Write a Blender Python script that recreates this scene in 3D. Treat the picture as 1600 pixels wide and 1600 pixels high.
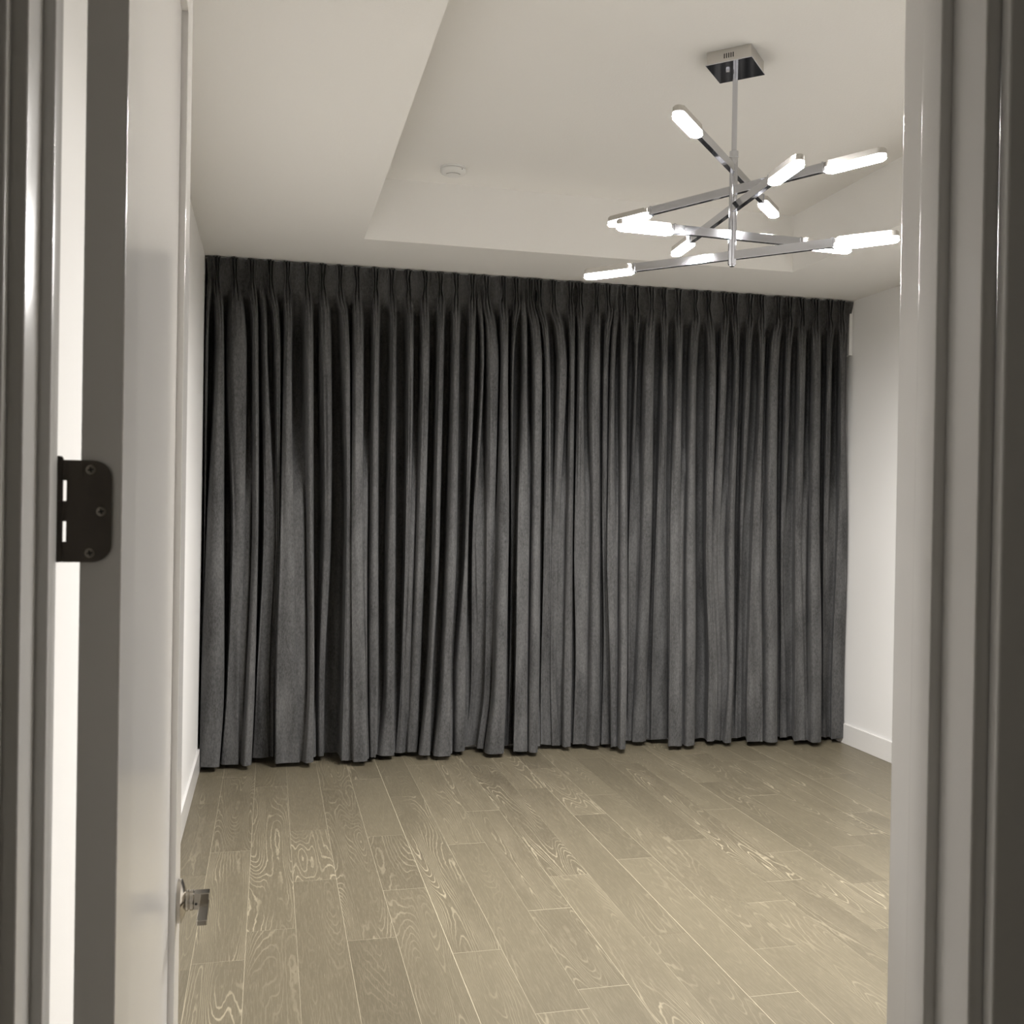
import bpy, bmesh, math, random
import numpy as np
from mathutils import Vector, Matrix

random.seed(7)
rng = np.random.default_rng(7)
for o in list(bpy.data.objects):
    bpy.data.objects.remove(o, do_unlink=True)
SC = bpy.context.scene
COL = SC.collection

# ------------------------------------------------------------------ camera
FPX, YAW, PITCH, ROLL, CAMH = 1578.57, 0.234796, 0.005507, 0.016684, 1.55
F_ = np.array([math.sin(YAW) * math.cos(PITCH), math.cos(YAW) * math.cos(PITCH), -math.sin(PITCH)])
R0 = np.array([math.cos(YAW), -math.sin(YAW), 0.0])
U0 = np.cross(R0, F_)
R_ = math.cos(ROLL) * R0 + math.sin(ROLL) * U0
U_ = -math.sin(ROLL) * R0 + math.cos(ROLL) * U0
cam = bpy.data.cameras.new('camera')
cam.sensor_width = 36.0
cam.lens = FPX * 36.0 / 1600.0
cam.clip_start = 0.02
cam.dof.use_dof = True
cam.dof.focus_distance = 4.2
cam.dof.aperture_fstop = 16.0
cam_o = bpy.data.objects.new('camera', cam)
COL.objects.link(cam_o)
m3 = Matrix(((R_[0], U_[0], -F_[0]), (R_[1], U_[1], -F_[1]), (R_[2], U_[2], -F_[2])))
cam_o.matrix_world = Matrix.Translation((0, 0, CAMH)) @ m3.to_4x4()
SC.camera = cam_o

# ------------------------------------------------------------------ world, exposure
world = bpy.data.worlds.new('world')
SC.world = world
world.use_nodes = True
bg = world.node_tree.nodes['Background']
bg.inputs[0].default_value = (1.0, 0.96, 0.90, 1)
bg.inputs[1].default_value = 0.10
SC.view_settings.view_transform = 'Standard'
SC.view_settings.look = 'None'
SC.view_settings.gamma = 1.0
SC.view_settings.use_curve_mapping = False
SC.view_settings.exposure = 0.0
LAMP_STRENGTH = 670.0          # downward face of each lit tip
SIDE_STRENGTH = 3.5           # its rounded sides
SC.cycles.max_bounces = 6
SC.cycles.diffuse_bounces = 4
SC.cycles.use_light_tree = False
SC.cycles.adaptive_threshold = 0.04
SC.cycles.adaptive_min_samples = 20
SC.cycles.glossy_bounces = 3
SC.cycles.transmission_bounces = 0
SC.cycles.caustics_reflective = False
SC.cycles.caustics_refractive = False

# ------------------------------------------------------------------ helpers
def px_on_y(px, py, yw):
    """where the sight line of a photograph pixel meets the vertical plane y = yw"""
    d = F_ + (px - 800) / FPX * R_ - (py - 800) / FPX * U_
    t = yw / d[1]
    return d[0] * t, CAMH + d[2] * t

def mat(name, color, rough=0.5, metal=0.0, spec=0.5):
    m = bpy.data.materials.new(name)
    m.use_nodes = True
    b = m.node_tree.nodes['Principled BSDF']
    b.inputs['Base Color'].default_value = (*color, 1)
    b.inputs['Roughness'].default_value = rough
    b.inputs['Metallic'].default_value = metal
    b.inputs['Specular IOR Level'].default_value = spec
    return m

def N(m, t, **kw):
    n = m.node_tree.nodes.new(t)
    for k, v in kw.items():
        setattr(n, k, v)
    return n

def bump_noise(m, scale, strength, dist=0.002, detail=3.0):
    nt = m.node_tree
    tc = N(m, 'ShaderNodeTexCoord')
    no = N(m, 'ShaderNodeTexNoise')
    no.inputs['Scale'].default_value = scale
    no.inputs['Detail'].default_value = detail
    bp = N(m, 'ShaderNodeBump')
    bp.inputs['Strength'].default_value = strength
    bp.inputs['Distance'].default_value = dist
    nt.links.new(tc.outputs['Object'], no.inputs['Vector'])
    nt.links.new(no.outputs['Fac'], bp.inputs['Height'])
    nt.links.new(bp.outputs['Normal'], nt.nodes['Principled BSDF'].inputs['Normal'])
    return m

def tag(o, label=None, cat=None, group=None, kind=None):
    if label: o['label'] = label
    if cat: o['category'] = cat
    if group: o['group'] = group
    if kind: o['kind'] = kind
    return o

def empty(name, loc=(0, 0, 0), rot=(0, 0, 0)):
    o = bpy.data.objects.new(name, None)
    o.empty_display_size = 0.1
    o.location = loc
    o.rotation_euler = rot
    COL.objects.link(o)
    return o

def link(name, me, m=None, parent=None, smooth=False):
    o = bpy.data.objects.new(name, me)
    if m: me.materials.append(m)
    if smooth:
        for p in me.polygons: p.use_smooth = True
    COL.objects.link(o)
    if parent: o.parent = parent
    return o

def bm_obj(name, bm, m, parent=None, smooth=False):
    me = bpy.data.meshes.new(name)
    bmesh.ops.recalc_face_normals(bm, faces=bm.faces)
    bm.to_mesh(me)
    bm.free()
    return link(name, me, m, parent, smooth)

def add_box(bm, x0, x1, y0, y1, z0, z1, bevel=0.0, seg=2, mtx=None):
    r = bmesh.ops.create_cube(bm, size=1.0)
    vs = r['verts']
    for v in vs:
        v.co = Vector(((x0 + x1) / 2 + v.co.x * (x1 - x0), (y0 + y1) / 2 + v.co.y * (y1 - y0), (z0 + z1) / 2 + v.co.z * (z1 - z0)))
    if bevel > 0:
        es = list({e for v in vs for e in v.link_edges})
        g = bmesh.ops.bevel(bm, geom=es, offset=bevel, segments=seg, profile=0.5, affect='EDGES')
        vs = list({v for f in g['faces'] for v in f.verts} | {v for v in vs if v.is_valid})
    if mtx is not None:
        bmesh.ops.transform(bm, matrix=mtx, verts=[v for v in vs if v.is_valid])
    return vs

def box(name, x0, x1, y0, y1, z0, z1, m, parent=None, bevel=0.0, seg=2, mtx=None):
    bm = bmesh.new()
    add_box(bm, x0, x1, y0, y1, z0, z1, bevel, seg, mtx)
    return bm_obj(name, bm, m, parent)

def add_lathe(bm, prof, seg=32, mtx=None):
    """profile [(r, z)] turned about the z axis"""
    rings = []
    vs = []
    for r, z in prof:
        if r < 1e-6:
            v = bm.verts.new((0, 0, z)); rings.append([v]); vs.append(v)
        else:
            ring = [bm.verts.new((r * math.cos(2 * math.pi * i / seg), r * math.sin(2 * math.pi * i / seg), z)) for i in range(seg)]
            rings.append(ring); vs += ring
    for a, b in zip(rings[:-1], rings[1:]):
        for i in range(seg):
            j = (i + 1) % seg
            if len(a) == 1 and len(b) == 1: continue
            if len(a) == 1: bm.faces.new((a[0], b[i], b[j]))
            elif len(b) == 1: bm.faces.new((a[i], a[j], b[0]))
            else: bm.faces.new((a[i], a[j], b[j], b[i]))
    if mtx is not None:
        bmesh.ops.transform(bm, matrix=mtx, verts=vs)
    return vs

def lathe(name, prof, m, parent=None, seg=32, mtx=None, smooth=True):
    bm = bmesh.new()
    add_lathe(bm, prof, seg, mtx)
    o = bm_obj(name, bm, m, parent, smooth)
    if smooth:
        o.data.set_sharp_from_angle(angle=math.radians(40))
    return o

def add_prism(bm, outline, z0, z1, mtx=None):
    a = [bm.verts.new((x, y, z0)) for x, y in outline]
    b = [bm.verts.new((x, y, z1)) for x, y in outline]
    bm.faces.new(a[::-1]); bm.faces.new(b)
    n = len(a)
    for i in range(n):
        j = (i + 1) % n
        bm.faces.new((a[i], a[j], b[j], b[i]))
    if mtx is not None:
        bmesh.ops.transform(bm, matrix=mtx, verts=a + b)
    return a + b

# ------------------------------------------------------------------ materials
M_wall = bump_noise(mat('wall_paint', (0.87, 0.86, 0.845), 0.55, spec=0.35), 260, 0.12, 0.001)
M_ceil = bump_noise(mat('ceiling_paint', (0.895, 0.885, 0.865), 0.75, spec=0.25), 120, 0.35, 0.002, 4)
M_trim = mat('trim_paint', (0.80, 0.785, 0.765), 0.22, spec=0.5)
M_door = mat('door_paint', (0.83, 0.81, 0.785), 0.16, spec=0.5)
M_white_plastic = mat('white_plastic', (0.82, 0.82, 0.81), 0.4)
M_dark_plastic = mat('dark_slot', (0.02, 0.02, 0.02), 0.6)
M_chrome = mat('chrome', (0.58, 0.59, 0.63), 0.07, 1.0)
M_brushed = mat('brushed_steel', (0.62, 0.60, 0.57), 0.28, 1.0)
M_nickel = mat('satin_nickel', (0.50, 0.465, 0.41), 0.17, 1.0)
M_bronze = mat('oil_rubbed_bronze', (0.115, 0.100, 0.086), 0.42, 0.35, 0.4)
M_screw = mat('screw_bronze', (0.34, 0.31, 0.27), 0.35, 0.7)
M_sub = mat('filler', (0.46, 0.41, 0.30), 0.7)

def glow(name, strength):
    m = mat(name, (0.9, 0.9, 0.88), 0.4)
    b = m.node_tree.nodes['Principled BSDF']
    b.inputs['Emission Color'].default_value = (1.0, 0.975, 0.95, 1)
    b.inputs['Emission Strength'].default_value = strength
    return m
M_glow = glow('lit_acrylic_face', LAMP_STRENGTH)
M_glow_side = glow('lit_acrylic_side', SIDE_STRENGTH)

def make_fabric():
    m = mat('velvet_fabric', (0.05, 0.05, 0.05), 0.85, spec=0.2)
    nt = m.node_tree; L = nt.links.new
    b = nt.nodes['Principled BSDF']
    tc = N(m, 'ShaderNodeTexCoord')
    mp = N(m, 'ShaderNodeMapping'); mp.inputs['Scale'].default_value = (120, 120, 55)
    n1 = N(m, 'ShaderNodeTexNoise'); n1.inputs['Scale'].default_value = 1.0; n1.inputs['Detail'].default_value = 6; n1.inputs['Roughness'].default_value = 0.7
    mp2 = N(m, 'ShaderNodeMapping'); mp2.inputs['Scale'].default_value = (14, 14, 3.0)
    n2 = N(m, 'ShaderNodeTexNoise'); n2.inputs['Scale'].default_value = 1.0; n2.inputs['Detail'].default_value = 4
    L(tc.outputs['Object'], mp.inputs[0]); L(mp.outputs[0], n1.inputs['Vector'])
    L(tc.outputs['Object'], mp2.inputs[0]); L(mp2.outputs[0], n2.inputs['Vector'])
    ad = N(m, 'ShaderNodeMath', operation='MULTIPLY_ADD'); ad.inputs[1].default_value = 0.55
    L(n2.outputs['Fac'], ad.inputs[0]); 
    ml = N(m, 'ShaderNodeMath', operation='MULTIPLY'); ml.inputs[1].default_value = 0.75
    L(n1.outputs['Fac'], ml.inputs[0]); L(ml.outputs[0], ad.inputs[2])
    cr = N(m, 'ShaderNodeValToRGB')
    cr.color_ramp.elements[0].position = 0.38; cr.color_ramp.elements[0].color = (0.024, 0.024, 0.024, 1)
    cr.color_ramp.elements[1].position = 0.92; cr.color_ramp.elements[1].color = (0.150, 0.149, 0.149, 1)
    L(ad.outputs[0], cr.inputs[0]); L(cr.outputs[0], b.inputs['Base Color'])
    b.inputs['Sheen Weight'].default_value = 0.06
    b.inputs['Sheen Roughness'].default_value = 0.5
    b.inputs['Sheen Tint'].default_value = (0.8, 0.8, 0.82, 1)
    bp = N(m, 'ShaderNodeBump'); bp.inputs['Strength'].default_value = 0.25; bp.inputs['Distance'].default_value = 0.001
    L(n1.outputs['Fac'], bp.inputs['Height']); L(bp.outputs[0], b.inputs['Normal'])
    return m
M_fabric = make_fabric()

def make_oak():
    """limed grey-brown oak: growth-ring contour lines, different on every plank"""
    m = mat('limed_oak', (0.25, 0.21, 0.15), 0.42, spec=0.4)
    nt = m.node_tree; L = nt.links.new
    b = nt.nodes['Principled BSDF']
    tc = N(m, 'ShaderNodeTexCoord'); oi = N(m, 'ShaderNodeObjectInfo')
    wn = N(m, 'ShaderNodeTexWhiteNoise', noise_dimensions='1D'); L(oi.outputs['Random'], wn.inputs['W'])
    sp = N(m, 'ShaderNodeSeparateColor'); L(wn.outputs['Color'], sp.inputs[0])
    w = N(m, 'ShaderNodeMath', operation='MULTIPLY'); w.inputs[1].default_value = 97.0; L(oi.outputs['Random'], w.inputs[0])
    mp = N(m, 'ShaderNodeMapping'); mp.inputs['Scale'].default_value = (8.0, 0.75, 1.0)
    L(tc.outputs['Object'], mp.inputs[0])
    n1 = N(m, 'ShaderNodeTexNoise', noise_dimensions='4D')
    n1.inputs['Scale'].default_value = 1.0; n1.inputs['Detail'].default_value = 1.0; n1.inputs['Roughness'].default_value = 0.25; n1.inputs['Distortion'].default_value = 0.25
    L(mp.outputs[0], n1.inputs['Vector']); L(w.outputs[0], n1.inputs['W'])
    mpd = N(m, 'ShaderNodeMapping'); mpd.inputs['Scale'].default_value = (55, 14, 1)
    L(tc.outputs['Object'], mpd.inputs[0])
    nd = N(m, 'ShaderNodeTexNoise', noise_dimensions='4D'); nd.inputs['Scale'].default_value = 1.0; nd.inputs['Detail'].default_value = 2
    L(mpd.outputs[0], nd.inputs['Vector']); L(w.outputs[0], nd.inputs['W'])
    dd = N(m, 'ShaderNodeMath', operation='MULTIPLY_ADD'); dd.inputs[1].default_value = 0.02; L(nd.outputs['Fac'], dd.inputs[0]); L(n1.outputs['Fac'], dd.inputs[2])
    fq = N(m, 'ShaderNodeMath', operation='MULTIPLY'); fq.inputs[1].default_value = 40.0; L(dd.outputs[0], fq.inputs[0])
    pp = N(m, 'ShaderNodeMath', operation='PINGPONG'); pp.inputs[1].default_value = 0.5; L(fq.outputs[0], pp.inputs[0])
    ln = N(m, 'ShaderNodeMapRange', interpolation_type='SMOOTHSTEP'); ln.inputs['From Min'].default_value = 0.34; ln.inputs['From Max'].default_value = 0.48
    L(pp.outputs[0], ln.inputs['Value'])
    # patchy strength along the plank
    mp3 = N(m, 'ShaderNodeMapping'); mp3.inputs['Scale'].default_value = (9, 2.2, 1); L(tc.outputs['Object'], mp3.inputs[0])
    n3 = N(m, 'ShaderNodeTexNoise', noise_dimensions='4D'); n3.inputs['Scale'].default_value = 1.0; n3.inputs['Detail'].default_value = 3
    L(mp3.outputs[0], n3.inputs['Vector']); L(w.outputs[0], n3.inputs['W'])
    pr = N(m, 'ShaderNodeMapRange'); pr.inputs['From Min'].default_value = 0.36; pr.inputs['From Max'].default_value = 0.62; L(n3.outputs['Fac'], pr.inputs['Value'])
    st = N(m, 'ShaderNodeMapRange'); st.inputs['To Min'].default_value = 0.14; st.inputs['To Max'].default_value = 0.75
    pw = N(m, 'ShaderNodeMath', operation='POWER'); pw.inputs[1].default_value = 1.25; L(sp.outputs[0], pw.inputs[0]); L(pw.outputs[0], st.inputs['Value'])
    g1 = N(m, 'ShaderNodeMath', operation='MULTIPLY'); L(ln.outputs[0], g1.inputs[0]); L(pr.outputs[0], g1.inputs[1])
    g2 = N(m, 'ShaderNodeMath', operation='MULTIPLY'); L(g1.outputs[0], g2.inputs[0]); L(st.outputs[0], g2.inputs[1])
    # fine pores
    mp4 = N(m, 'ShaderNodeMapping'); mp4.inputs['Scale'].default_value = (420, 14, 1); L(tc.outputs['Object'], mp4.inputs[0])
    n4 = N(m, 'ShaderNodeTexNoise', noise_dimensions='4D'); n4.inputs['Scale'].default_value = 1.0; n4.inputs['Detail'].default_value = 3; n4.inputs['Roughness'].default_value = 0.7
    L(mp4.outputs[0], n4.inputs['Vector']); L(w.outputs[0], n4.inputs['W'])
    po = N(m, 'ShaderNodeMapRange'); po.inputs['From Min'].default_value = 0.50; po.inputs['From Max'].default_value = 0.80; po.inputs['To Max'].default_value = 0.38; L(n4.outputs['Fac'], po.inputs['Value'])
    mx = N(m, 'ShaderNodeMath', operation='MAXIMUM'); L(g2.outputs[0], mx.inputs[0]); L(po.outputs[0], mx.inputs[1])
    base = N(m, 'ShaderNodeMix', data_type='RGBA')
    base.inputs[6].default_value = (0.116, 0.099, 0.067, 1); base.inputs[7].default_value = (0.172, 0.148, 0.101, 1)
    bl = N(m, 'ShaderNodeMath', operation='MULTIPLY_ADD'); bl.inputs[1].default_value = 0.35; L(n3.outputs['Fac'], bl.inputs[0])
    b2 = N(m, 'ShaderNodeMath', operation='MULTIPLY'); b2.inputs[1].default_value = 0.65; L(sp.outputs[1], b2.inputs[0]); L(b2.outputs[0], bl.inputs[2])
    L(bl.outputs[0], base.inputs[0])
    # knots
    mp5 = N(m, 'ShaderNodeMapping'); mp5.inputs['Scale'].default_value = (11, 4.0, 1); L(tc.outputs['Object'], mp5.inputs[0])
    n5 = N(m, 'ShaderNodeTexNoise', noise_dimensions='4D'); n5.inputs['Scale'].default_value = 1.0; n5.inputs['Detail'].default_value = 1
    L(mp5.outputs[0], n5.inputs['Vector']); L(w.outputs[0], n5.inputs['W'])
    kn = N(m, 'ShaderNodeMapRange'); kn.inputs['From Min'].default_value = 0.76; kn.inputs['From Max'].default_value = 0.86; kn.inputs['To Max'].default_value = 0.5; L(n5.outputs['Fac'], kn.inputs['Value'])
    k2 = N(m, 'ShaderNodeMix', data_type='RGBA'); k2.inputs[7].default_value = (0.07, 0.06, 0.05, 1)
    L(kn.outputs[0], k2.inputs[0]); L(base.outputs[2], k2.inputs[6])
    fin = N(m, 'ShaderNodeMix', data_type='RGBA'); fin.inputs[7].default_value = (0.46, 0.405, 0.29, 1)
    L(mx.outputs[0], fin.inputs[0]); L(k2.outputs[2], fin.inputs[6])
    L(fin.outputs[2], b.inputs['Base Color'])
    bp = N(m, 'ShaderNodeBump'); bp.inputs['Strength'].default_value = 0.15; bp.inputs['Distance'].default_value = 0.0006; bp.invert = True
    L(mx.outputs[0], bp.inputs['Height']); L(bp.outputs[0], b.inputs['Normal'])
    return m
M_oak = make_oak()

# ------------------------------------------------------------------ room shell
XL, XR = -0.385, 3.768            # side walls
YF, YB = 0.941, 6.370             # door wall (room face), window wall
YH = 0.8134                       # door wall, hall face
ZS, ZT = 2.959, 3.290             # soffit, tray
TX0, TX1, TY0, TY1 = 0.463, 2.974, 1.75, 5.420
JL, JR, DH = -0.1793, 0.6402, 2.445   # jamb faces, door head

fl = box('floor', -1.9, XR + 0.1, -2.6, YB + 0.1, -0.06, -0.00025, M_sub)
tag(fl, 'limed grey-brown oak plank floor running towards the curtain', kind='structure')

def struct_box(name, x0, x1, y0, y1, z0, z1, m, label):
    return tag(box(name, x0, x1, y0, y1, z0, z1, m), label, kind='structure')

struct_box('wall_left', XL - 0.1, XL, YF, YB, 0, ZT + .1, M_wall, 'plain white painted wall left of the curtain behind the door')
struct_box('wall_right', XR, XR + 0.1, YF, YB, 0, ZT + .1, M_wall, 'plain white painted wall right of the curtain')
struct_box('wall_back', XL - 0.1, XR + 0.1, YB, YB + 0.1, 0, ZT + .1, M_wall, 'white wall hidden behind the grey curtains')
bm = bmesh.new()   # door wall: three pieces round the opening
add_box(bm, -1.9, JL - 0.018, YH, YF, 0, ZT + .1)
add_box(bm, JR + 0.018, XR + 0.1, YH, YF, 0, ZT + .1)
add_box(bm, JL - 0.018, JR + 0.018, YH, YF, DH + 0.018, ZT + .1)
tag(bm_obj('wall_front', bm, M_wall), 'white wall around the doorway', kind='structure')
# ceiling: flat soffit round a raised rectangular tray
bm = bmesh.new()
def quad(*p):
    bm.faces.new([bm.verts.new(q) for q in p])
def frame_faces(z, ox0, ox1, oy0, oy1, ix0, ix1, iy0, iy1):
    quad((ox0, oy0, z), (ox1, oy0, z), (ix1, iy0, z), (ix0, iy0, z))
    quad((ox1, oy0, z), (ox1, oy1, z), (ix1, iy1, z), (ix1, iy0, z))
    quad((ox1, oy1, z), (ox0, oy1, z), (ix0, iy1, z), (ix1, iy1, z))
    quad((ox0, oy1, z), (ox0, oy0, z), (ix0, iy0, z), (ix0, iy1, z))
frame_faces(ZS, XL, XR, YF, YB, TX0, TX1, TY0, TY1)
quad((TX0, TY1, ZS), (TX1, TY1, ZS), (TX1, TY1, ZT), (TX0, TY1, ZT))
quad((TX0, TY0, ZS), (TX1, TY0, ZS), (TX1, TY0, ZT), (TX0, TY0, ZT))
quad((TX0, TY0, ZS), (TX0, TY1, ZS), (TX0, TY1, ZT), (TX0, TY0, ZT))
quad((TX1, TY0, ZS), (TX1, TY1, ZS), (TX1, TY1, ZT), (TX1, TY0, ZT))
quad((TX0, TY0, ZT), (TX1, TY0, ZT), (TX1, TY1, ZT), (TX0, TY1, ZT))
quad((XL, YF, ZT + .1), (XR, YF, ZT + .1), (XR, YB, ZT + .1), (XL, YB, ZT + .1))
bmesh.ops.remove_doubles(bm, verts=bm.verts, dist=1e-5)
tag(bm_obj('ceiling', bm, M_ceil), 'off-white textured ceiling with a raised rectangular tray', kind='structure')
# hall on the near side of the doorway
struct_box('wall_hall', -1.9, XR + 0.1, -2.7, -2.6, 0, 2.9, M_wall, 'white wall across the hall behind the camera')
struct_box('ceiling_hall', -1.9, XR + 0.1, -2.6, YH, 2.75, 2.85, M_ceil, 'off-white ceiling over the hall')

# floor planks
PW = 0.1742; PX0 = -0.235
JO = [(-.3,5.385),(-.145,4.629),(.03,3.751),(.02,5.653),(.207,4.861),(.2,4.212),(.382,5.526),(.38,3.605),(.559,4.72),(.553,4.049),
      (.74,5.34),(.907,4.541),(.73,3.434),(1.094,5.017),(1.424,5.367),(1.084,3.741),(1.252,4.07),(1.617,4.862),(1.079,3.096),(1.762,5.182),
      (2.116,5.795),(1.611,4.211),(1.423,3.434),(1.95,4.401),(2.465,5.315),(2.306,4.825),(1.601,2.942),(2.66,5.022),(1.776,3.257),
      (2.294,4.167),(2.15,3.842),(3.0,4.644),(2.816,4.316),(3.25,5.35),(3.45,4.9),(3.62,5.6),(2.82,5.75),(1.25,5.9)]
rows = {}
for x, y in JO:
    rows.setdefault(int(math.floor((x - PX0) / PW)), []).append(y)
for k in range(-1, 23):
    x0 = PX0 + k * PW; x1 = x0 + PW
    x0 = max(x0, XL); x1 = min(x1, XR)
    if x1 - x0 < 0.02: continue
    js = sorted(rows.get(k, []))
    # continue the row towards the door and the wall with random lengths
    if not js: js = [random.uniform(3.2, 5.6)]
    y = js[0]
    while y > YH + 0.5:
        y -= random.uniform(0.75, 1.6)
        if y > 0.6: js.insert(0, y)
    y = js[-1]
    while y < YB - 1.3:
        y += random.uniform(0.8, 1.6)
        if y < YB - 0.15: js.append(y)
    ys = [YH - 2.0 if False else 0.55] + [j for j in js if j > 0.75] + [YB]
    g = random.choice([0.0003, 0.0005, 0.0009, 0.0013]); g2 = random.choice([0.0003, 0.0005, 0.0009])
    for a, b in zip(ys[:-1], ys[1:]):
        L2 = (b - a) / 2; W2 = (x1 - x0) / 2
        e = random.choice([0.0004, 0.0009, 0.0013])
        o = box('plank', -W2 + g, W2 - g2, -L2 + e, L2 - e, -0.004, 0.0, M_oak, fl)
        o.location = ((x0 + x1) / 2, (a + b) / 2, 0)

# baseboards
BH, BT = 0.132, 0.0135
def baseboard(name, x0, x1, y0, y1, label):
    return tag(box(name, x0, x1, y0, y1, 0.001, BH, M_trim, bevel=0.002), label, kind='structure')
baseboard('baseboard_left', XL, XL + BT, YF, YB - BT, 'flat white baseboard along the left wall')
baseboard('baseboard_right', XR - BT, XR, YF, YB - BT, 'flat white baseboard along the right wall')
baseboard('baseboard_back', XL, XR, YB - BT, YB, 'flat white baseboard behind the curtains')
baseboard('baseboard_front', JR + 0.11, XR - BT, YF, YF + BT, 'flat white baseboard beside the doorway')

# ------------------------------------------------------------------ doorway trim
fr = tag(empty('trim_1', (JL, YH, 0)), 'white door frame with stops around the doorway', kind='structure')
def part_box(name, parent, x0, x1, y0, y1, z0, z1, m, bevel=0.0015, seg=3):
    o = box(name, x0, x1, y0, y1, z0, z1, m, None, bevel, seg)
    for p in o.data.polygons: p.use_smooth = True
    o.data.set_sharp_from_angle(angle=math.radians(36))
    o.parent = parent
    o.matrix_parent_inverse = Matrix.Translation(parent.location).inverted()
    return o
JT = 0.018
part_box('jamb', fr, JL - JT, JL, YH, YF, 0, DH, M_trim, 0.0025)
part_box('jamb', fr, JR, JR + JT, YH, YF, 0, DH, M_trim, 0.0025)
part_box('jamb_head', fr, JL - JT, JR + JT, YH, YF, DH, DH + JT, M_trim)
SY0, SY1 = 0.862, 0.8925
part_box('door_stop', fr, JL - 0.004, JL + 0.0092, SY0, SY1, 0, DH, M_trim, 0.002)
part_box('door_stop', fr, JR - 0.0122, JR + 0.004, SY0, SY1, 0, DH, M_trim, 0.002)
part_box('door_stop', fr, JL, JR, SY0, SY1, DH - 0.0105, DH + 0.004, M_trim, 0.002)
def casing(name, y0, y1, rl, rr, label):
    t = tag(empty(name, (JL, (y0 + y1) / 2, 0)), label, kind='structure')
    CW = 0.085
    part_box('casing_leg', t, JL - rl - CW, JL - rl, y0, y1, 0, DH + rl, M_trim, 0.003)
    part_box('casing_leg', t, JR + rr, JR + rr + CW, y0, y1, 0, DH + rl, M_trim, 0.003)
    part_box('casing_head', t, JL - rl - CW, JR + rr + CW, y0, y1, DH + rl, DH + rl + CW, M_trim, 0.003)
    return t
casing('trim_2', YH - 0.0145, YH, 0.0112, 0.0142, 'white casing around the doorway on the hall side')
casing('trim_3', YF, YF + 0.0145, 0.0112, 0.0125, 'white casing around the doorway on the room side')

# ------------------------------------------------------------------ door, standing open at a right angle
DW, DT, DHT = 0.81, 0.0345, 2.43
ang = math.radians(90.66)
# local frame: u along the width from hinge edge, t = thickness (0 = face towards the room middle), z up
door = tag(empty('door_1', (-0.1277, 0.950, 0.0), (0, 0, ang)), 'white shaker door standing open against the left wall', kind='structure')
# local x = width (points into the room), local y = +: left (away from the visible face)
ST, RL, REC = 0.104, 0.114, 0.010
def dpart(name, x0, x1, y0, y1, z0, z1, m, bevel=0.0012):
    return box(name, x0, x1, y0, y1, z0, z1, m, door, bevel, 3)
dpart('hinge_stile', 0, ST, 0, DT, 0.01, DHT, M_door, 0.0016)
dpart('latch_stile', DW - 0.097, DW, 0, DT, 0.01, DHT, M_door)
dpart('top_rail', ST, DW - 0.097, 0, DT, DHT - RL, DHT, M_door)
dpart('bottom_rail', ST, DW - 0.097, 0, DT, 0.01, 0.22, M_door)
dpart('panel', ST - 0.002, DW - 0.095, REC, DT - REC, 0.215, DHT - RL + 0.003, M_door, 0)
# hinges
def hinge(zc):
    h = empty('hinge', (0, 0, zc)); h.parent = door
    HH = 0.0892
    # leaf: rounded plate on the door edge, reaching left to the pin
    r = 0.0155
    x_r = -0.0085   # along thickness: local y from this to the pin
    yl = 0.0495
    out = []
    # outline in (y, z): y runs from 0.0085 (right end in view) to yl (knuckles)
    y0 = 0.0085
    pts = [(yl, -HH / 2), (yl, HH / 2)]
    for i in range(9):
        a = math.pi / 2 + i / 8 * math.pi / 2
        pts.append((y0 + r + r * math.cos(a), HH / 2 - r + r * math.sin(a)))
    for i in range(9):
        a = math.pi + i / 8 * math.pi / 2
        pts.append((y0 + r + r * math.cos(a), -HH / 2 + r + r * math.sin(a)))
    # slots beside knuckles 2 and 4 of 5
    bm = bmesh.new()
    mtx = Matrix(((0, 0, 1, 0), (1, 0, 0, 0), (0, 1, 0, 0), (0, 0, 0, 1)))
    k = HH / 5
    ycut = yl - 0.0042
    main = [(min(y, ycut), z) for y, z in pts]
    add_prism(bm, main, -0.0028, 0.0, mtx)
    for i in (0, 2, 4):
        add_box(bm, -0.0028, 0.0, ycut, yl, -HH / 2 + i * k, -HH / 2 + (i + 1) * k)
    bm_obj('leaf', bm, M_bronze, h)
    for i in range(5):
        z0 = -HH / 2 + i * k; z1 = z0 + k - 0.00005
        lathe('knuckle', [(0, z0), (0.0039, z0), (0.0041, z0 + 0.0002), (0.0041, z1 - 0.0002), (0.0039, z1), (0, z1)], M_bronze, h, 20,
              Matrix.Translation((-0.0015, yl + 0.0028, 0)))
    lathe('pin_head', [(0, HH / 2), (0.0042, HH / 2), (0.0042, HH / 2 + 0.0012), (0.003, HH / 2 + 0.003), (0, HH / 2 + 0.0035)], M_bronze, h, 20,
          Matrix.Translation((-0.0015, yl + 0.0028, 0)))
    rotx = Matrix.Rotation(-math.pi / 2, 4, 'Y')
    for (y, z) in ((0.0258, 0.0365), (0.0168, 0.0), (0.0258, -0.0365)):
        mt = Matrix.Translation((-0.0028, y, z)) @ rotx
        s = lathe('screw', [(0, 0), (0.0043, 0), (0.0041, 0.0005), (0.0028, 0.0008), (0, 0.0009)], M_screw, h, 20, mt)
        bm = bmesh.new()
        add_box(bm, -0.0024, 0.0024, -0.0007, 0.0007, 0.0008, 0.0012, 0, 1, mt @ Matrix.Rotation(0.2, 4, 'Z'))
        add_box(bm, -0.0007, 0.0007, -0.0024, 0.0024, 0.0008, 0.0012, 0, 1, mt @ Matrix.Rotation(0.2, 4, 'Z'))
        sl = bm_obj('screw_slot', bm, M_dark_plastic, h)
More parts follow.
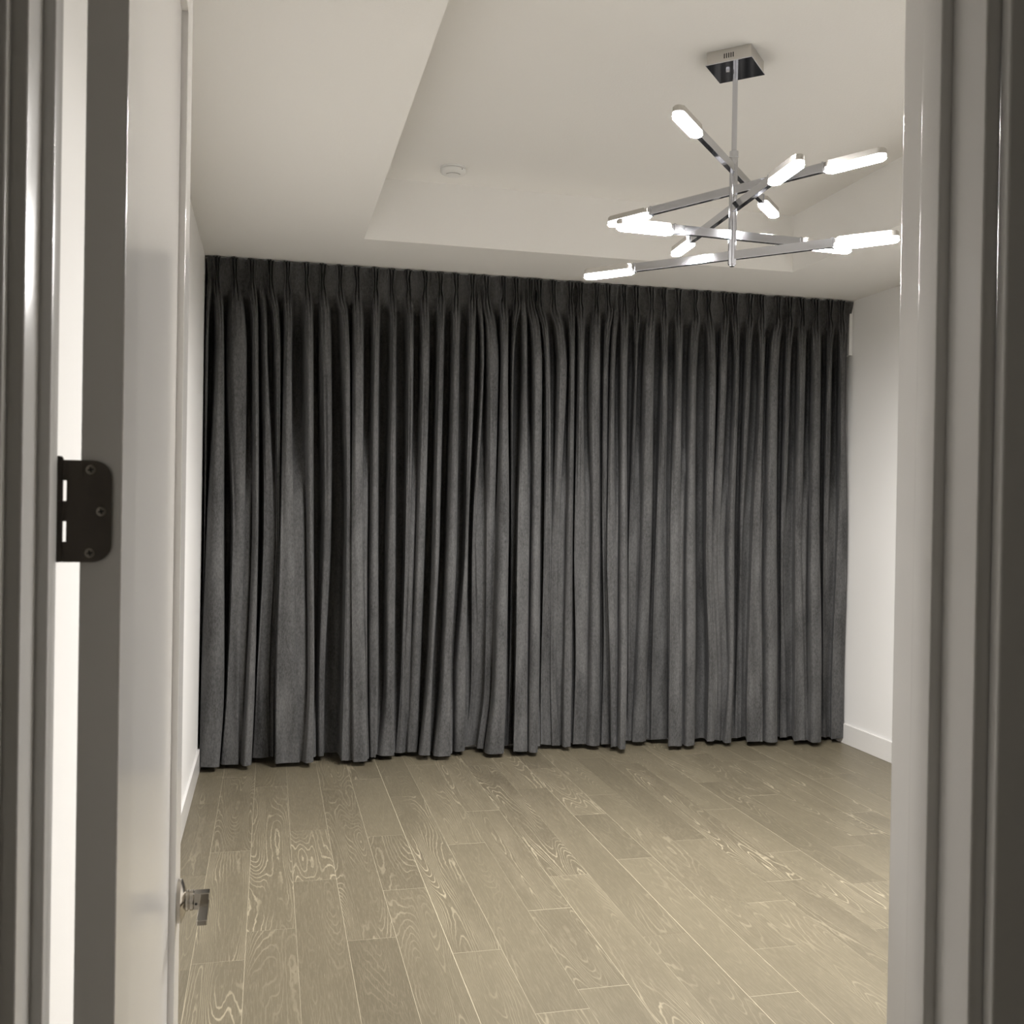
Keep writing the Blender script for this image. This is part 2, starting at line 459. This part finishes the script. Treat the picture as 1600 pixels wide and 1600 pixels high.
for zc in (0.30, 1.5395, 2.25):
    hinge(zc)

# lever handle, round rose
hx, hz = 0.753, 0.905
hd = empty('door_handle', (hx, 0, hz)); hd.parent = door
ry = Matrix.Rotation(math.pi / 2, 4, 'X')
lathe('rose', [(0, 0), (0.0335, 0), (0.0340, 0.0005), (0.0340, 0.0062), (0.0328, 0.0075), (0.0185, 0.0135), (0, 0.0135)], M_nickel, hd, 48, ry)
lathe('neck', [(0.0, 0.010), (0.0165, 0.010), (0.0165, 0.0165), (0.0148, 0.0178), (0.0148, 0.0185), (0.0160, 0.0195), (0.0160, 0.0245), (0.0140, 0.026), (0, 0.026)], M_nickel, hd, 32, ry)
# lever: hub block, then a flat arm running back along the door towards the hinges
bm = bmesh.new()
add_box(bm, -0.010, 0.010, -0.0500, -0.025, -0.0130, 0.0130, 0.0012, 2)
bm_obj('lever_hub', bm, M_nickel, hd)
bm = bmesh.new()
add_box(bm, -0.092, -0.006, -0.0500, -0.0345, -0.0060, 0.0020, 0.0012, 2)
bm_obj('lever_arm', bm, M_nickel, hd)
lathe('set_screw', [(0, 0), (0.0019, 0), (0.0019, 0.0006), (0, 0.0006)], M_dark_plastic, hd, 12,
      Matrix.Translation((-0.0102, -0.0295, -0.003)) @ Matrix.Rotation(-math.pi / 2, 4, 'Y'))

# ------------------------------------------------------------------ curtains
# every fold: pleat centre at the heading, then left and right edge (photo pixels) at four heights,
# fold depth and depth of the valley that follows, both at the hem (metres from the door wall origin)
FOLDS = [
 (327,   (320, 325), (318.5, 320.5), (311.5, 312.5), (311, 311.6), 6.100, 6.20),
 # pleat   A(570)       B(845)        C(1080)       D(hem)        ridge  valley
 (339.3, (336, 350), (322, 350), (314, 350), (312, 343), 5.980, 6.10),
 (367,   (354, 385.5), (363, 382), (354, 373), (345, 373), 6.050, 6.08),
 (393.5, (394, 403.5), (393, 403.5), (383, 398), (376, 393), 5.990, 6.17),
 (None,  (408, 418), (411, 427), (400, 417), (395, 420), 6.150, 6.18),
 (423,   (428.5, 438.5), (430, 436), (421, 428), (422, 428), 6.185, 6.20),
 (450,   (443, 456), (438, 459), (431, 463), (430, 468), 6.030, 6.05),
 (479.5, (475, 489.5), (478, 490), (480, 491), (473, 490), 5.990, 6.12),
 (505,   (498.5, 518), (502, 517), (494, 507), (494, 506), 6.140, 6.23),
 (531.6, (534, 546.5), (541, 547), (536, 548), (533, 548), 6.030, 6.035),
 (558,   (550, 568), (549, 566), (551, 572), (552, 574), 5.980, 6.02),
 (587,   (581, 592.5), (575, 591), (574, 591), (577, 587), 6.050, 6.12),
 (612,   (609.5, 619), (603, 618), (600, 616), (589, 616), 6.090, 6.18),
 (638,   (635, 646), (633, 641), (626, 632), (618, 633), 6.165, 6.19),
 (663.6, (657, 671), (648.5, 664), (640, 656), (636, 652), 6.145, 6.19),
 (688,   (682, 693), (676, 687), (666, 675), (654, 672), 6.050, 6.14),
 (712.5, (705, 717.6), (697, 714), (688, 704), (677, 704), 6.035, 6.10),
 (738,   (730, 742), (725, 731.5), (708, 728), (707, 726), 6.120, 6.24),
 (None,  (750, 756), (738, 744), (736, 745), (728, 737), 6.250, 6.25),
 (760,   (760, 779), (760, 772), (757, 766), (745, 755), 6.180, 6.19),
 (787,   (782, 794), (774.5, 795), (769, 791), (757, 787), 6.030, 6.22),
 (806.5, (798, 803), (798, 801), (795, 799), (790, 799), 6.235, 6.24),
 (None,  (815.7, 824), (808, 824), (805, 820), (802, 820), 6.050, 6.04),
 (829,   (831, 847), (828, 844), (824, 842.5), (824, 840), 6.030, 6.19),
 # ---- right-hand curtain
 (842.5, (850, 860), (850, 859), (845, 857), (845, 858), 6.200, 6.21),
 (865,   (870, 885.5), (863, 873), (860, 869), (862, 875), 6.190, 6.20),
 (891,   (889.6, 897.7), (883, 895), (878, 893), (878, 891), 6.130, 6.22),
 (906.6, (902, 913), (897, 914), (898, 915), (895, 912), 6.170, 6.18),
 (932.5, (920, 937.5), (922, 937.5), (918, 937), (916, 937), 6.130, 6.22),
 (950.5, (941.6, 950.5), (941, 947), (942, 950), (939, 952), 6.170, 6.17),
 (None,  (953, 961), (949, 962), (953, 963), (954, 962), 6.070, 6.05),
 (975,   (969, 980), (966, 980.6), (965, 979), (964, 977), 6.000, 6.24),
 (994,   (991, 996), (982, 986), (981, 986), (980, 986), 6.240, 6.24),
 (1018,  (1004, 1022), (999, 1018), (991, 1011), (987, 1009), 6.180, 6.26),
 (1037,  (1033.5, 1043), (1024.5, 1041), (1018, 1042), (1016, 1042), 6.220, 6.24),
 (1060.5, (1055, 1066), (1047, 1062), (1045, 1062), (1044, 1062), 6.040, 6.045),
 (1086.6, (1076, 1089), (1069, 1086.5), (1067, 1086), (1066, 1085), 6.030, 6.22),
 (1107,  (1105, 1119), (1102, 1112), (1107, 1117), (1104, 1116), 6.110, 6.14),
 (1132,  (1123, 1136), (1114, 1124), (1121, 1128), (1119, 1125), 6.130, 6.12),
 (1148.5, (1147, 1154.5), (1135, 1148), (1136, 1146), (1129, 1142), 6.070, 6.19),
 (1172,  (1163, 1173), (1155, 1161), (1150, 1158), (1147, 1157), 6.190, 6.20),
 (1190,  (1186, 1195), (1175, 1187), (1167, 1187), (1167, 1187), 6.050, 6.04),
 (1216,  (1200, 1216), (1192, 1213.6), (1192, 1215), (1192, 1215), 6.030, 6.19),
 (1234,  (1226, 1235), (1220, 1226), (1219, 1228), (1218, 1229), 6.160, 6.12),
 (1253,  (1246, 1259), (1242, 1252.5), (1241, 1257), (1240, 1257), 6.030, 6.00),
 (1275,  (1268, 1283), (1262, 1281), (1262, 1283), (1262, 1283), 5.965, 6.13),
 (1297,  (1291, 1300), (1286, 1293), (1285.5, 1289), (1286, 1291), 6.120, 6.13),
 (1315,  (1311, 1321), (1309, 1323), (1299, 1319), (1298, 1318), 6.050, 6.07),
]
NF = len(FOLDS)
HEM_Z, TOP_Z, PIN_Z, BOT_Z = 0.033, 2.952, 2.845, 2.785
ROWPY = {'T': 440, 'A': 570, 'B': 845, 'C': 1080, 'D': 1180}
ROWZ = [TOP_Z, 2.905, PIN_Z, BOT_Z, 2.40, 1.36, 0.455, HEM_Z]

def lerp(a, b, t): return a + (b - a) * t
pleat = [f[0] for f in FOLDS]
isp = [p_ is not None and p_ != 327 for p_ in pleat]
for i in range(NF):
    if pleat[i] is None:
        pleat[i] = 0.5 * (pleat[i - 1] + pleat[i + 1])
NC = 9                              # columns per fold: L f1 g1 M g2 f3 R V1 V2
U7 = [0.0, 0.17, 0.33, 0.5, 0.67, 0.84, 1.0]
CONV = [0.36, 0.12, 0.03, 0.0, 0.0, 0.02, 0.16]     # how far each crest column falls back towards the valley
X = np.zeros((8, NF * NC)); Y = np.zeros((8, NF * NC))
FING_T = [.006, -.026, .008, -.030, .008, -.026, .006]
FING_P = [.006, -.040, .002, -.046, .002, -.040, .006]
FING_B = [.014, -.030, -.006, -.042, -.006, -.030, .014]
YT = 6.040
hw_rows = (7.0, 5.8, 3.9, 6.4)
for k, f in enumerate(FOLDS):
    _, A, B, C, D, dr, dv = f
    nxt = FOLDS[k + 1] if k + 1 < NF else None
    last = (k + 1 == NF)
    rowdef = []
    for ri, (tr, tv, r0, v0) in enumerate(((0.22, 0.10, 5.995, 6.235), (0.62, 0.35, 5.995, 6.29), (0.90, 0.60, 5.99, 6.30), (1, 1, 6.0, 6.17))):
        e = f[1 + ri]
        ne = nxt[1 + ri] if nxt else (e[1] + 4, e[1] + 6)
        r = lerp(r0, dr, tr); v = max(lerp(v0, dv, tv), r + 0.012)
        if dv - dr < 0.04 and ri > 0: v = max(lerp(r0 + .03, dv, tv), r + 0.008)
        rowdef.append((e, ne, r, v))
    py = (570, 845, 1080, 1180)
    c0 = k * NC
    for ri, (e, ne, r, v) in enumerate(rowdef):
        for j in range(7):
            px = lerp(e[0], e[1], U7[j]); yy = r + (v - r) * CONV[j]
            Y[4 + ri, c0 + j] = yy; X[4 + ri, c0 + j] = px_on_y(px, py[ri], yy)[0]
        gap = ne[0] - e[1]
        for j, (u, dd) in enumerate(((0.08, 0.95), (0.74, 1.0))):
            px = e[1] + gap * u - (1.2 if (j == 0 and v - r > .05) else 0)
            yy = r + (v - r) * dd
            if last: px = e[1] + (0.5 if j == 0 else 1.0); yy = r + 0.03 + .03 * j
            Y[4 + ri, c0 + 7 + j] = yy; X[4 + ri, c0 + 7 + j] = px_on_y(px, py[ri], yy)[0]
    # heading rows
    for ri, fing in enumerate((FING_T, [0.5 * a + 0.5 * b for a, b in zip(FING_T, FING_P)], FING_P, FING_B)):
        hw = hw_rows[ri]
        pyT = 400 + (pleat[k] - 320) * 0.073 + (0, 17, 40, 62)[ri]
        c = pleat[k]
        ext = not isp[k]
        sc = 0.12 if ext else 1.0
        jit = 0 if ext else rng.normal(0, 0.5)
        for j in range(7):
            px = c + jit + (U7[j] - 0.5) * 2 * hw * (0.6 if ext else 1.0)
            yy = YT + fing[j] * sc * (1 + 0.15 * math.sin(k * 2.3 + j))
            Y[ri, c0 + j] = yy; X[ri, c0 + j] = px_on_y(px, pyT, yy)[0]
        nc_ = pleat[k + 1] if not last else c + 24
        a = c + hw; b = nc_ - hw
        for j, u in enumerate((0.33, 0.67) if not last else (0.6, 1.2)):
            px = lerp(a, b, u)
            if last: px = (1334, 1332, 1329, 1326)[ri] - (5 if j == 0 else 0)
            yy = YT + (0.002, 0.006, 0.012, 0.022)[ri] + 0.003 * math.sin(k * 1.7)
            Y[ri, c0 + 7 + j] = yy; X[ri, c0 + 7 + j] = px_on_y(px, pyT, yy)[0]

# one more row, where the folds open below the pleats
X = np.insert(X, 4, lerp(X[3], X[4], 0.62), axis=0); Y = np.insert(Y, 4, lerp(Y[3], Y[4], 0.62), axis=0)
ROWZ.insert(4, 2.665)

def cr_seq(P, sub):
    """centripetal-like Catmull-Rom through the rows of P (n, m) -> ((n-1)*sub+1, m)"""
    n = P.shape[0]
    E = np.vstack([2 * P[0] - P[1], P, 2 * P[-1] - P[-2]])
    out = []
    for i in range(n - 1):
        p0, p1, p2, p3 = E[i], E[i + 1], E[i + 2], E[i + 3]
        m1 = 0.4 * (p2 - p0); m2 = 0.4 * (p3 - p1)
        for s in range(sub):
            t = s / sub; t2 = t * t; t3 = t2 * t
            out.append((2 * t3 - 3 * t2 + 1) * p1 + (t3 - 2 * t2 + t) * m1 + (-2 * t3 + 3 * t2) * p2 + (t3 - t2) * m2)
    out.append(P[-1])
    return np.array(out)

def pchip_z(zq, zs, V):
    """monotone interpolation of V (rows at heights zs, descending) at zq"""
    n = len(zs); h = np.diff(zs); d = np.diff(V, axis=0) / h[:, None]
    m = np.zeros_like(V)
    for i in range(1, n - 1):
        w1 = 2 * h[i] + h[i - 1]; w2 = h[i] + 2 * h[i - 1]
        same = d[i - 1] * d[i] > 0
        with np.errstate(divide='ignore', invalid='ignore'):
            hm = (w1 + w2) / (w1 / d[i - 1] + w2 / d[i])
        m[i] = np.where(same, hm, 0)
    m[0] = d[0] * .5; m[-1] = d[-1]
    out = []
    for z in zq:
        i = min(max(int(np.searchsorted(-np.array(zs), -z, side='right')) - 1, 0), n - 2)
        t = (z - zs[i]) / h[i]; t2 = t * t; t3 = t2 * t
        out.append((2 * t3 - 3 * t2 + 1) * V[i] + (t3 - 2 * t2 + t) * h[i] * m[i] + (-2 * t3 + 3 * t2) * V[i + 1] + (t3 - t2) * h[i] * m[i + 1])
    return np.array(out)

def build_curtain(k0, k1, rootname, label, side):
    sub = 4
    cols = slice(k0 * NC, k1 * NC)
    zq = np.concatenate([np.linspace(TOP_Z, BOT_Z, 11)[:-1], np.linspace(BOT_Z, 2.40, 12)[:-1], np.linspace(2.40, 0.135, 30)[:-1], np.linspace(0.135, HEM_Z, 5)])
    iz_head, iz_hem = 10, 10 + 11 + 29
    gx = pchip_z(zq, ROWZ, X[:, cols]); gy = pchip_z(zq, ROWZ, Y[:, cols])
    gx = cr_seq(gx.T, sub).T; gy = cr_seq(gy.T, sub).T
    nz, nu = gx.shape
    uu = np.arange(nu)[None, :]; zz = zq[:, None]
    amp = np.clip((TOP_Z - zz) / 0.6, 0, 1)
    gy = gy + amp * 0.003 * (np.sin(uu * 0.31 + zz * 2.1) + np.sin(uu * 0.113 - zz * 3.7 + 1.0))
    gz = np.repeat(zz, nu, axis=1)
    gz[-5:] += (0.004 * np.sin(uu * 0.05 + side) * np.array([0, .25, .5, .75, 1.0])[:, None])
    gz[0:1] += 0.0018 * np.sin(uu * 2 * math.pi / (NC * sub))
    gx = np.clip(gx, XL + 0.004, XR - 0.004); gy = np.clip(gy, None, YB - BT - 0.008)
    root = tag(empty(rootname, (float(gx[0].mean()), YT, 0)), label, 'curtain', 'grey curtains on the window wall')
    # surface normals of the whole sheet, shared by all its pieces
    P = np.stack([gx, gy, gz], 2)
    du = np.gradient(P, axis=1); dz = np.gradient(P, axis=0)
    nrm = np.cross(dz, du); nrm /= np.linalg.norm(nrm, axis=2, keepdims=True) + 1e-9
    def patch(name, r0, r1, c0, c1, thick=0.0016):
        A = P[r0:r1 + 1, c0:c1 + 1].reshape(-1, 3) - np.array([root.location.x, root.location.y, 0.0])
        Nn = nrm[r0:r1 + 1, c0:c1 + 1].reshape(-1, 3)
        n, w = r1 - r0 + 1, c1 - c0 + 1
        idx = np.arange(n * w).reshape(n, w)
        Fc = np.stack([idx[:-1, :-1].ravel(), idx[1:, :-1].ravel(), idx[1:, 1:].ravel(), idx[:-1, 1:].ravel()], 1)
        me = bpy.data.meshes.new(name)
        me.from_pydata(np.vstack([A, A - Nn * thick]).tolist(), [], np.vstack([Fc, Fc[:, ::-1] + n * w]).tolist())
        o = link(name, me, M_fabric, root, True)
        me.normals_split_custom_set_from_vertices(np.vstack([Nn, -Nn]).tolist())
        return o
    patch('fabric_body', iz_head, iz_hem, 0, nu - 1)
    patch('bottom_hem', iz_hem, nz - 1, 0, nu - 1, 0.0022)
    prev = 0
    for k in range(k0, k1):
        if not isp[k]: continue
        a = (k - k0) * NC * sub; b = a + 6 * sub
        if a > prev: patch('heading_band', 0, iz_head, prev, a)
        patch('pinch_pleat', 0, iz_head, a, b)
        prev = b
    if prev < nu - 1: patch('heading_band', 0, iz_head, prev, nu - 1)
    return root

SPLIT = 24
build_curtain(0, SPLIT, 'curtain', 'left dark grey velvet curtain with pinch pleats, beside the open door', 0)
build_curtain(SPLIT, NF, 'curtain', 'right dark grey velvet curtain with pinch pleats, behind the chandelier', 2)

# ceiling track the curtains hang from, and the strip that shows past the right curtain
tr = tag(empty('curtain_track', (1.7, 6.075, ZS)), 'slim white ceiling track along the top of the grey curtains', 'curtain track')
o = box('rail', XL - 1.7 + 0.01, XR - 1.7 - 0.034, -0.012, 0.012, -0.014, 0.0, M_white_plastic, tr, 0.002)
for sx in (XL - 1.7 + 0.006, XR - 1.7 - 0.032):
    box('end_cap', sx - 0.003, sx + 0.003, -0.013, 0.013, -0.015, 0.0, M_white_plastic, tr, 0.001)
cs = tag(empty('wall_bracket', (XR, 6.07, 2.597)), 'narrow white upright strip on the right wall beside the top corner of the right curtain', 'bracket')
box('strip', -0.027, -0.003, -0.024, 0.030, 0.006, 0.352, M_white_plastic, cs, 0.0015)
box('back_plate', -0.003, 0.0, -0.020, 0.034, 0.0, 0.355, M_white_plastic, cs, 0.0006)
box('end_cap', -0.0275, -0.003, -0.0245, 0.0305, 0.0, 0.006, M_white_plastic, cs, 0.001)

# ------------------------------------------------------------------ chandelier
SX, SY = 1.712, 3.590
ch = tag(empty('chandelier', (SX, SY, 0)), 'chrome chandelier with five crossed bars and ten glowing tips under the tray ceiling', 'chandelier')
R45 = Matrix.Rotation(math.radians(47.3), 4, 'Z')
CB = 3.238
can = box('canopy', -0.086, 0.086, -0.086, 0.086, CB + 0.004, ZT, M_brushed, ch, 0.0015, 2, R45)
box('canopy_plate', -0.090, 0.090, -0.090, 0.090, CB, CB + 0.004, M_chrome, can, 0.001, 2, R45)
for i in range(5):
    s = box('vent_slot', -0.002 + (i - 2) * 0.0085, 0.002 + (i - 2) * 0.0085, -0.0868, -0.0855, CB + 0.016, CB + 0.034, M_dark_plastic, can, 0, 1, Matrix.Rotation(math.radians(-42.7), 4, 'Z'))
lathe('plate_nut', [(0, CB - 0.010), (0.007, CB - 0.010), (0.008, CB - 0.005), (0.008, CB), (0, CB)], M_chrome, can, 20, Matrix.Translation((-0.030, 0.004, 0)))
lathe('stem', [(0, 2.92), (0.0100, 2.92), (0.0100, CB), (0, CB)], M_chrome, ch, 24)
lathe('stem_collar', [(0, 2.905), (0.0170, 2.905), (0.0170, 2.927), (0.0125, 2.930), (0, 2.930)], M_chrome, ch, 28)
lathe('hub_tube', [(0, 2.492), (0.0135, 2.492), (0.0155, 2.495), (0.0155, 2.906), (0, 2.906)], M_chrome, ch, 28)
lathe('end_cap', [(0, 2.486), (0.0095, 2.486), (0.011, 2.488), (0.011, 2.4925), (0, 2.4925)], M_chrome, ch, 28)

def stadium(x0, x1, w, n=10):
    r = w / 2; out = []
    for i in range(n + 1):
        a = -math.pi / 2 + math.pi * i / n
        out.append((x1 - r + r * math.cos(a), r * math.sin(a)))
    for i in range(n + 1):
        a = math.pi / 2 + math.pi * i / n
        out.append((x0 + r + r * math.cos(a), r * math.sin(a)))
    return out
BARS = [(2.859, 48.0, 0.640, 0.655), (2.778, 120.3, 0.628, 0.612), (2.709, 86.5, 0.680, 0.575), (2.606, 3.2, 0.525, 0.478), (2.528, 134.0, 0.642, 0.612)]
LL = 0.225
for z, deg, lp, ln in BARS:
    br = empty('light_bar', (0, 0, z), (0, 0, math.radians(deg))); br.parent = ch
    box('bar', -(ln - LL + 0.03), lp - LL + 0.03, -0.010, 0.010, -0.0165, 0.0165, M_chrome, br, 0.001, 2)
    for s, R in ((1, lp), (-1, ln)):
        a, b = (R - LL, R) if s > 0 else (-R, -R + LL)
        bm = bmesh.new(); add_prism(bm, stadium(a, b, 0.040), -0.004, 0.0165)
        g = bmesh.ops.bevel(bm, geom=[e for e in bm.edges if all(v.co.z > 0.016 for v in e.verts)], offset=0.004, segments=2, affect='EDGES')
        bm_obj('lamp_housing', bm, M_chrome if False else M_brushed, br)
        bm = bmesh.new(); add_prism(bm, stadium(a - 0.001, b + 0.001, 0.042), -0.022, -0.004)
        bmesh.ops.bevel(bm, geom=[e for e in bm.edges if all(v.co.z < -0.0215 for v in e.verts)], offset=0.005, segments=3, affect='EDGES')
        o = bm_obj('lamp_diffuser', bm, M_glow, br)
        o.data.materials.append(M_glow_side)
        for p in o.data.polygons: p.material_index = 0 if p.normal.z < -0.95 else 1
        c = R - LL - 0.006
        box('lamp_collar', s * c - 0.004, s * c + 0.004, -0.0125, 0.0125, -0.019, 0.019, M_chrome, br, 0.001, 2)

# ------------------------------------------------------------------ smoke detector
sd = tag(empty('smoke_detector', (0.890, 5.150, ZT)), 'round white smoke detector on the raised ceiling', 'smoke detector')
lathe('base_plate', [(0, 0), (0.066, 0), (0.066, -0.007), (0.063, -0.010), (0, -0.010)], M_white_plastic, sd, 48)
cv = lathe('cover', [(0, -0.0115), (0.064, -0.0115), (0.066, -0.014), (0.065, -0.024), (0.058, -0.032), (0.046, -0.037), (0, -0.038)], M_white_plastic, sd, 48)
for i in range(10):
    a = math.radians(200 + i * 14)
    box('vent_slot', -0.004, 0.004, -0.0006, 0.0006, -0.0375, -0.034, M_dark_plastic, cv, 0, 1,
        Matrix.Translation((0.038 * math.cos(a), 0.038 * math.sin(a), -0.001)) @ Matrix.Rotation(a + math.pi / 2, 4, 'Z'))
lathe('indicator', [(0, 0), (0.0028, 0), (0.0028, 0.0012), (0, 0.0012)], M_dark_plastic, cv, 12,
      Matrix.Rotation(math.radians(-55), 4, 'Z') @ Matrix.Translation((0.0648, 0, -0.020)) @ Matrix.Rotation(math.pi / 2, 4, 'Y'))
